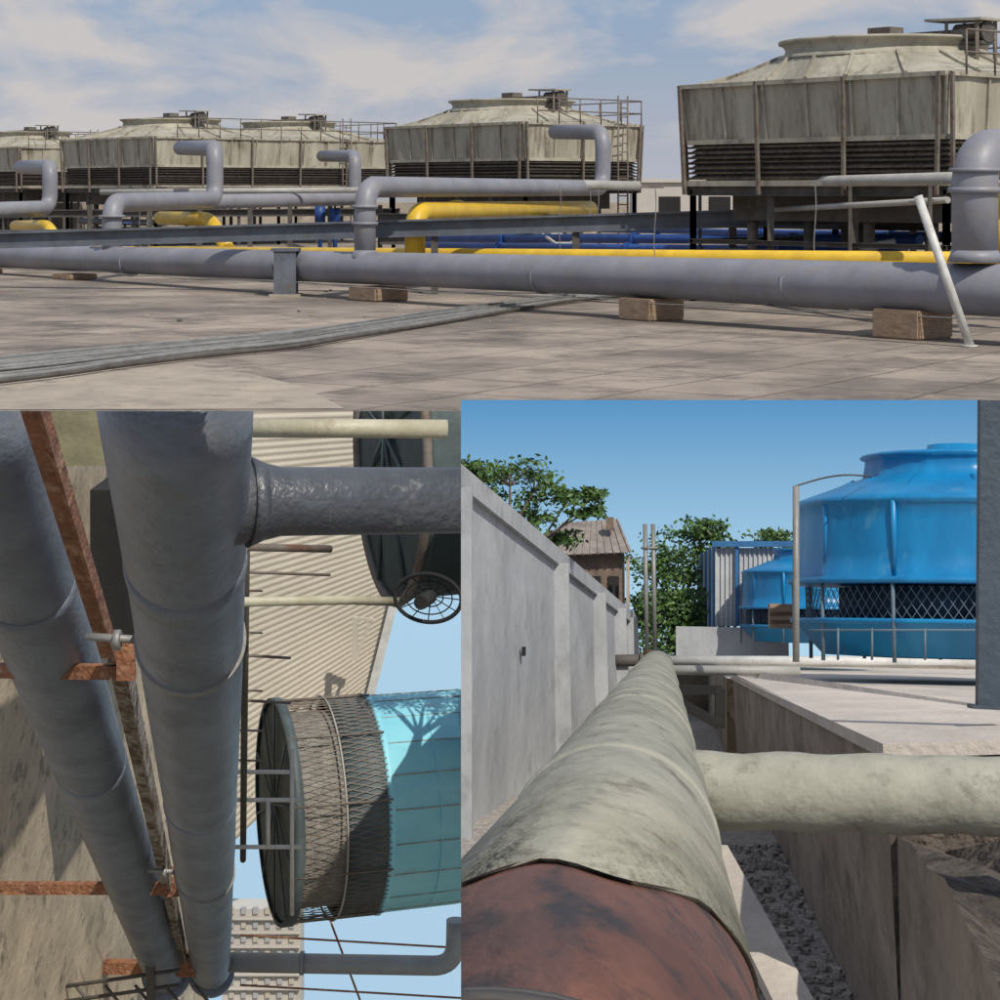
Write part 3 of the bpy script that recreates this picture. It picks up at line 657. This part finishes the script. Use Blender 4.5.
for p_,q_ in (((235,800,12.6),(302,800,12.7)),((235,847,12.6),(302,847,12.7)),((268,800,12.6),(268,847,12.6)),((292,748,12.6),(292,915,12.6)),((235,772,12.6),(290,772,12.6))): t.tube([S(*p_),S(*q_)],.014,whitep,10)
t.done('L')
t=B("grey_return_pipe"); t.bend([S(222,962,15.6),S(455,966,15.6),S(456,920,15.6)],.075,mat("light_grey_pipe",(.33,.36,.38),(.25,.27,.29),3,.5),.2,24)
t.tube([S(300,963,15.6),S(304,963,15.6)],.09,greypipe,20)
t.done('L')
t=B("red_guy_rods")
for p_,q_ in (((240,935,16.5),(461,948,16.5)),((330,920,16.5),(360,1000,16.5)),((240,985,16.4),(461,998,16.4))): t.tube([S(*p_),S(*q_)],.009,rusty,6)
t.done('L')
t=B("lattice_frame")
for i in range(5):
    t.tube([S(75+i*30,985,14),S(95+i*30,1010,14)],.012,dsteel,6)
for v in (975,990): t.tube([S(60,v+12,14),S(180,v-5,14)],.014,dsteel,6)
t.bar(S(150,955,14),S(152,1010,14),.06,.06,dsteel); t.done('L')
t=B("apartment_building"); y=20.2
t.box(S(222,1010,y),Vector((.8,0,0)),Vector((0,.3,0)),Vector((0,0,1.02)),wb)
for i in range(6):
    for j in range(7): t.box(S(229+i*12,998-j*14,y-.02),Vector((.05,0,0)),Vector((0,.03,0)),Vector((0,0,.07)),hz if (i+j)%3 else beige)
for i in range(7): t.bar(S(222,1003-i*14,y-.03),S(300,1003-i*14,y-.03),.03,.015,wb)
t.done('L')
skyboard(-90,470,405,1090,21.0,(.42,.66,.86),(.42,.62,.78),.5,'L')
# ================= WORLD / SUN / CAMERA =================
el=math.radians(50); sdir=Vector((.38,-.62,0)).normalized()*math.cos(el)+Z*math.sin(el)
w=bpy.data.worlds.new("World"); bpy.context.scene.world=w; w.use_nodes=True; N=w.node_tree.nodes; L=w.node_tree.links
bg=N["Background"]; bg.inputs[1].default_value=.1
sk=N.new("ShaderNodeTexSky"); sk.sky_type='NISHITA'; sk.sun_disc=False; sk.sun_elevation=el; sk.sun_rotation=math.atan2(sdir.x,sdir.y); sk.air_density=1.2; sk.dust_density=1.5
m2=N.new("ShaderNodeMix"); m2.data_type='RGBA'; m2.inputs[0].default_value=.7; L.new(sk.outputs[0],m2.inputs[6]); m2.inputs[7].default_value=(2.4,3.4,5.6,1)
tc=N.new("ShaderNodeTexCoord"); mp=N.new("ShaderNodeMapping"); mp.inputs["Scale"].default_value=(1,1,2.6); mp.inputs["Location"].default_value=(.35,0,.1); L.new(tc.outputs["Generated"],mp.inputs[0])
nz=N.new("ShaderNodeTexNoise"); nz.inputs["Scale"].default_value=8.5; nz.inputs["Detail"].default_value=8; nz.inputs["Roughness"].default_value=.55; nz.inputs["Distortion"].default_value=.4; L.new(mp.outputs[0],nz.inputs["Vector"])
cr=N.new("ShaderNodeValToRGB"); cr.color_ramp.elements[0].position=.45; cr.color_ramp.elements[1].position=.61; L.new(nz.outputs[0],cr.inputs[0])
mul=N.new("ShaderNodeMath"); mul.operation='MULTIPLY'; mul.inputs[1].default_value=.85; L.new(cr.outputs[0],mul.inputs[0])
mx=N.new("ShaderNodeMix"); mx.data_type='RGBA'; L.new(mul.outputs[0],mx.inputs[0]); L.new(m2.outputs[2],mx.inputs[6]); mx.inputs[7].default_value=(6.3,5.8,5.5,1)
sp=N.new("ShaderNodeSeparateXYZ"); L.new(tc.outputs["Generated"],sp.inputs[0])
hr=N.new("ShaderNodeMapRange"); hr.inputs[1].default_value=0; hr.inputs[2].default_value=.075; hr.inputs[3].default_value=.65; hr.inputs[4].default_value=0; L.new(sp.outputs[2],hr.inputs[0])
m3=N.new("ShaderNodeMix"); m3.data_type='RGBA'; L.new(hr.outputs[0],m3.inputs[0]); L.new(mx.outputs[2],m3.inputs[6]); m3.inputs[7].default_value=(5.7,5.6,5.8,1)
L.new(m3.outputs[2],bg.inputs[0])
sl=bpy.data.lights.new("sun","SUN"); sl.energy=3.5; sl.angle=math.radians(.53); sl.color=(1,.93,.82)
so=bpy.data.objects.new("sun",sl); so.rotation_euler=sdir.to_track_quat('Z','Y').to_euler(); so.location=(0,0,30); bpy.context.collection.objects.link(so)
cd=bpy.data.cameras.new("camera"); cd.sensor_width=36; cd.lens=72; cd.shift_y=-.31; cd.clip_end=8000; cd.clip_start=.05
co=bpy.data.objects.new("camera",cd); co.location=EYE; co.rotation_euler=(math.radians(90),0,0); bpy.context.collection.objects.link(co)
bpy.context.scene.camera=co
vs_=bpy.context.scene.view_settings; vs_.view_transform='Standard'; vs_.look='None'; vs_.exposure=0
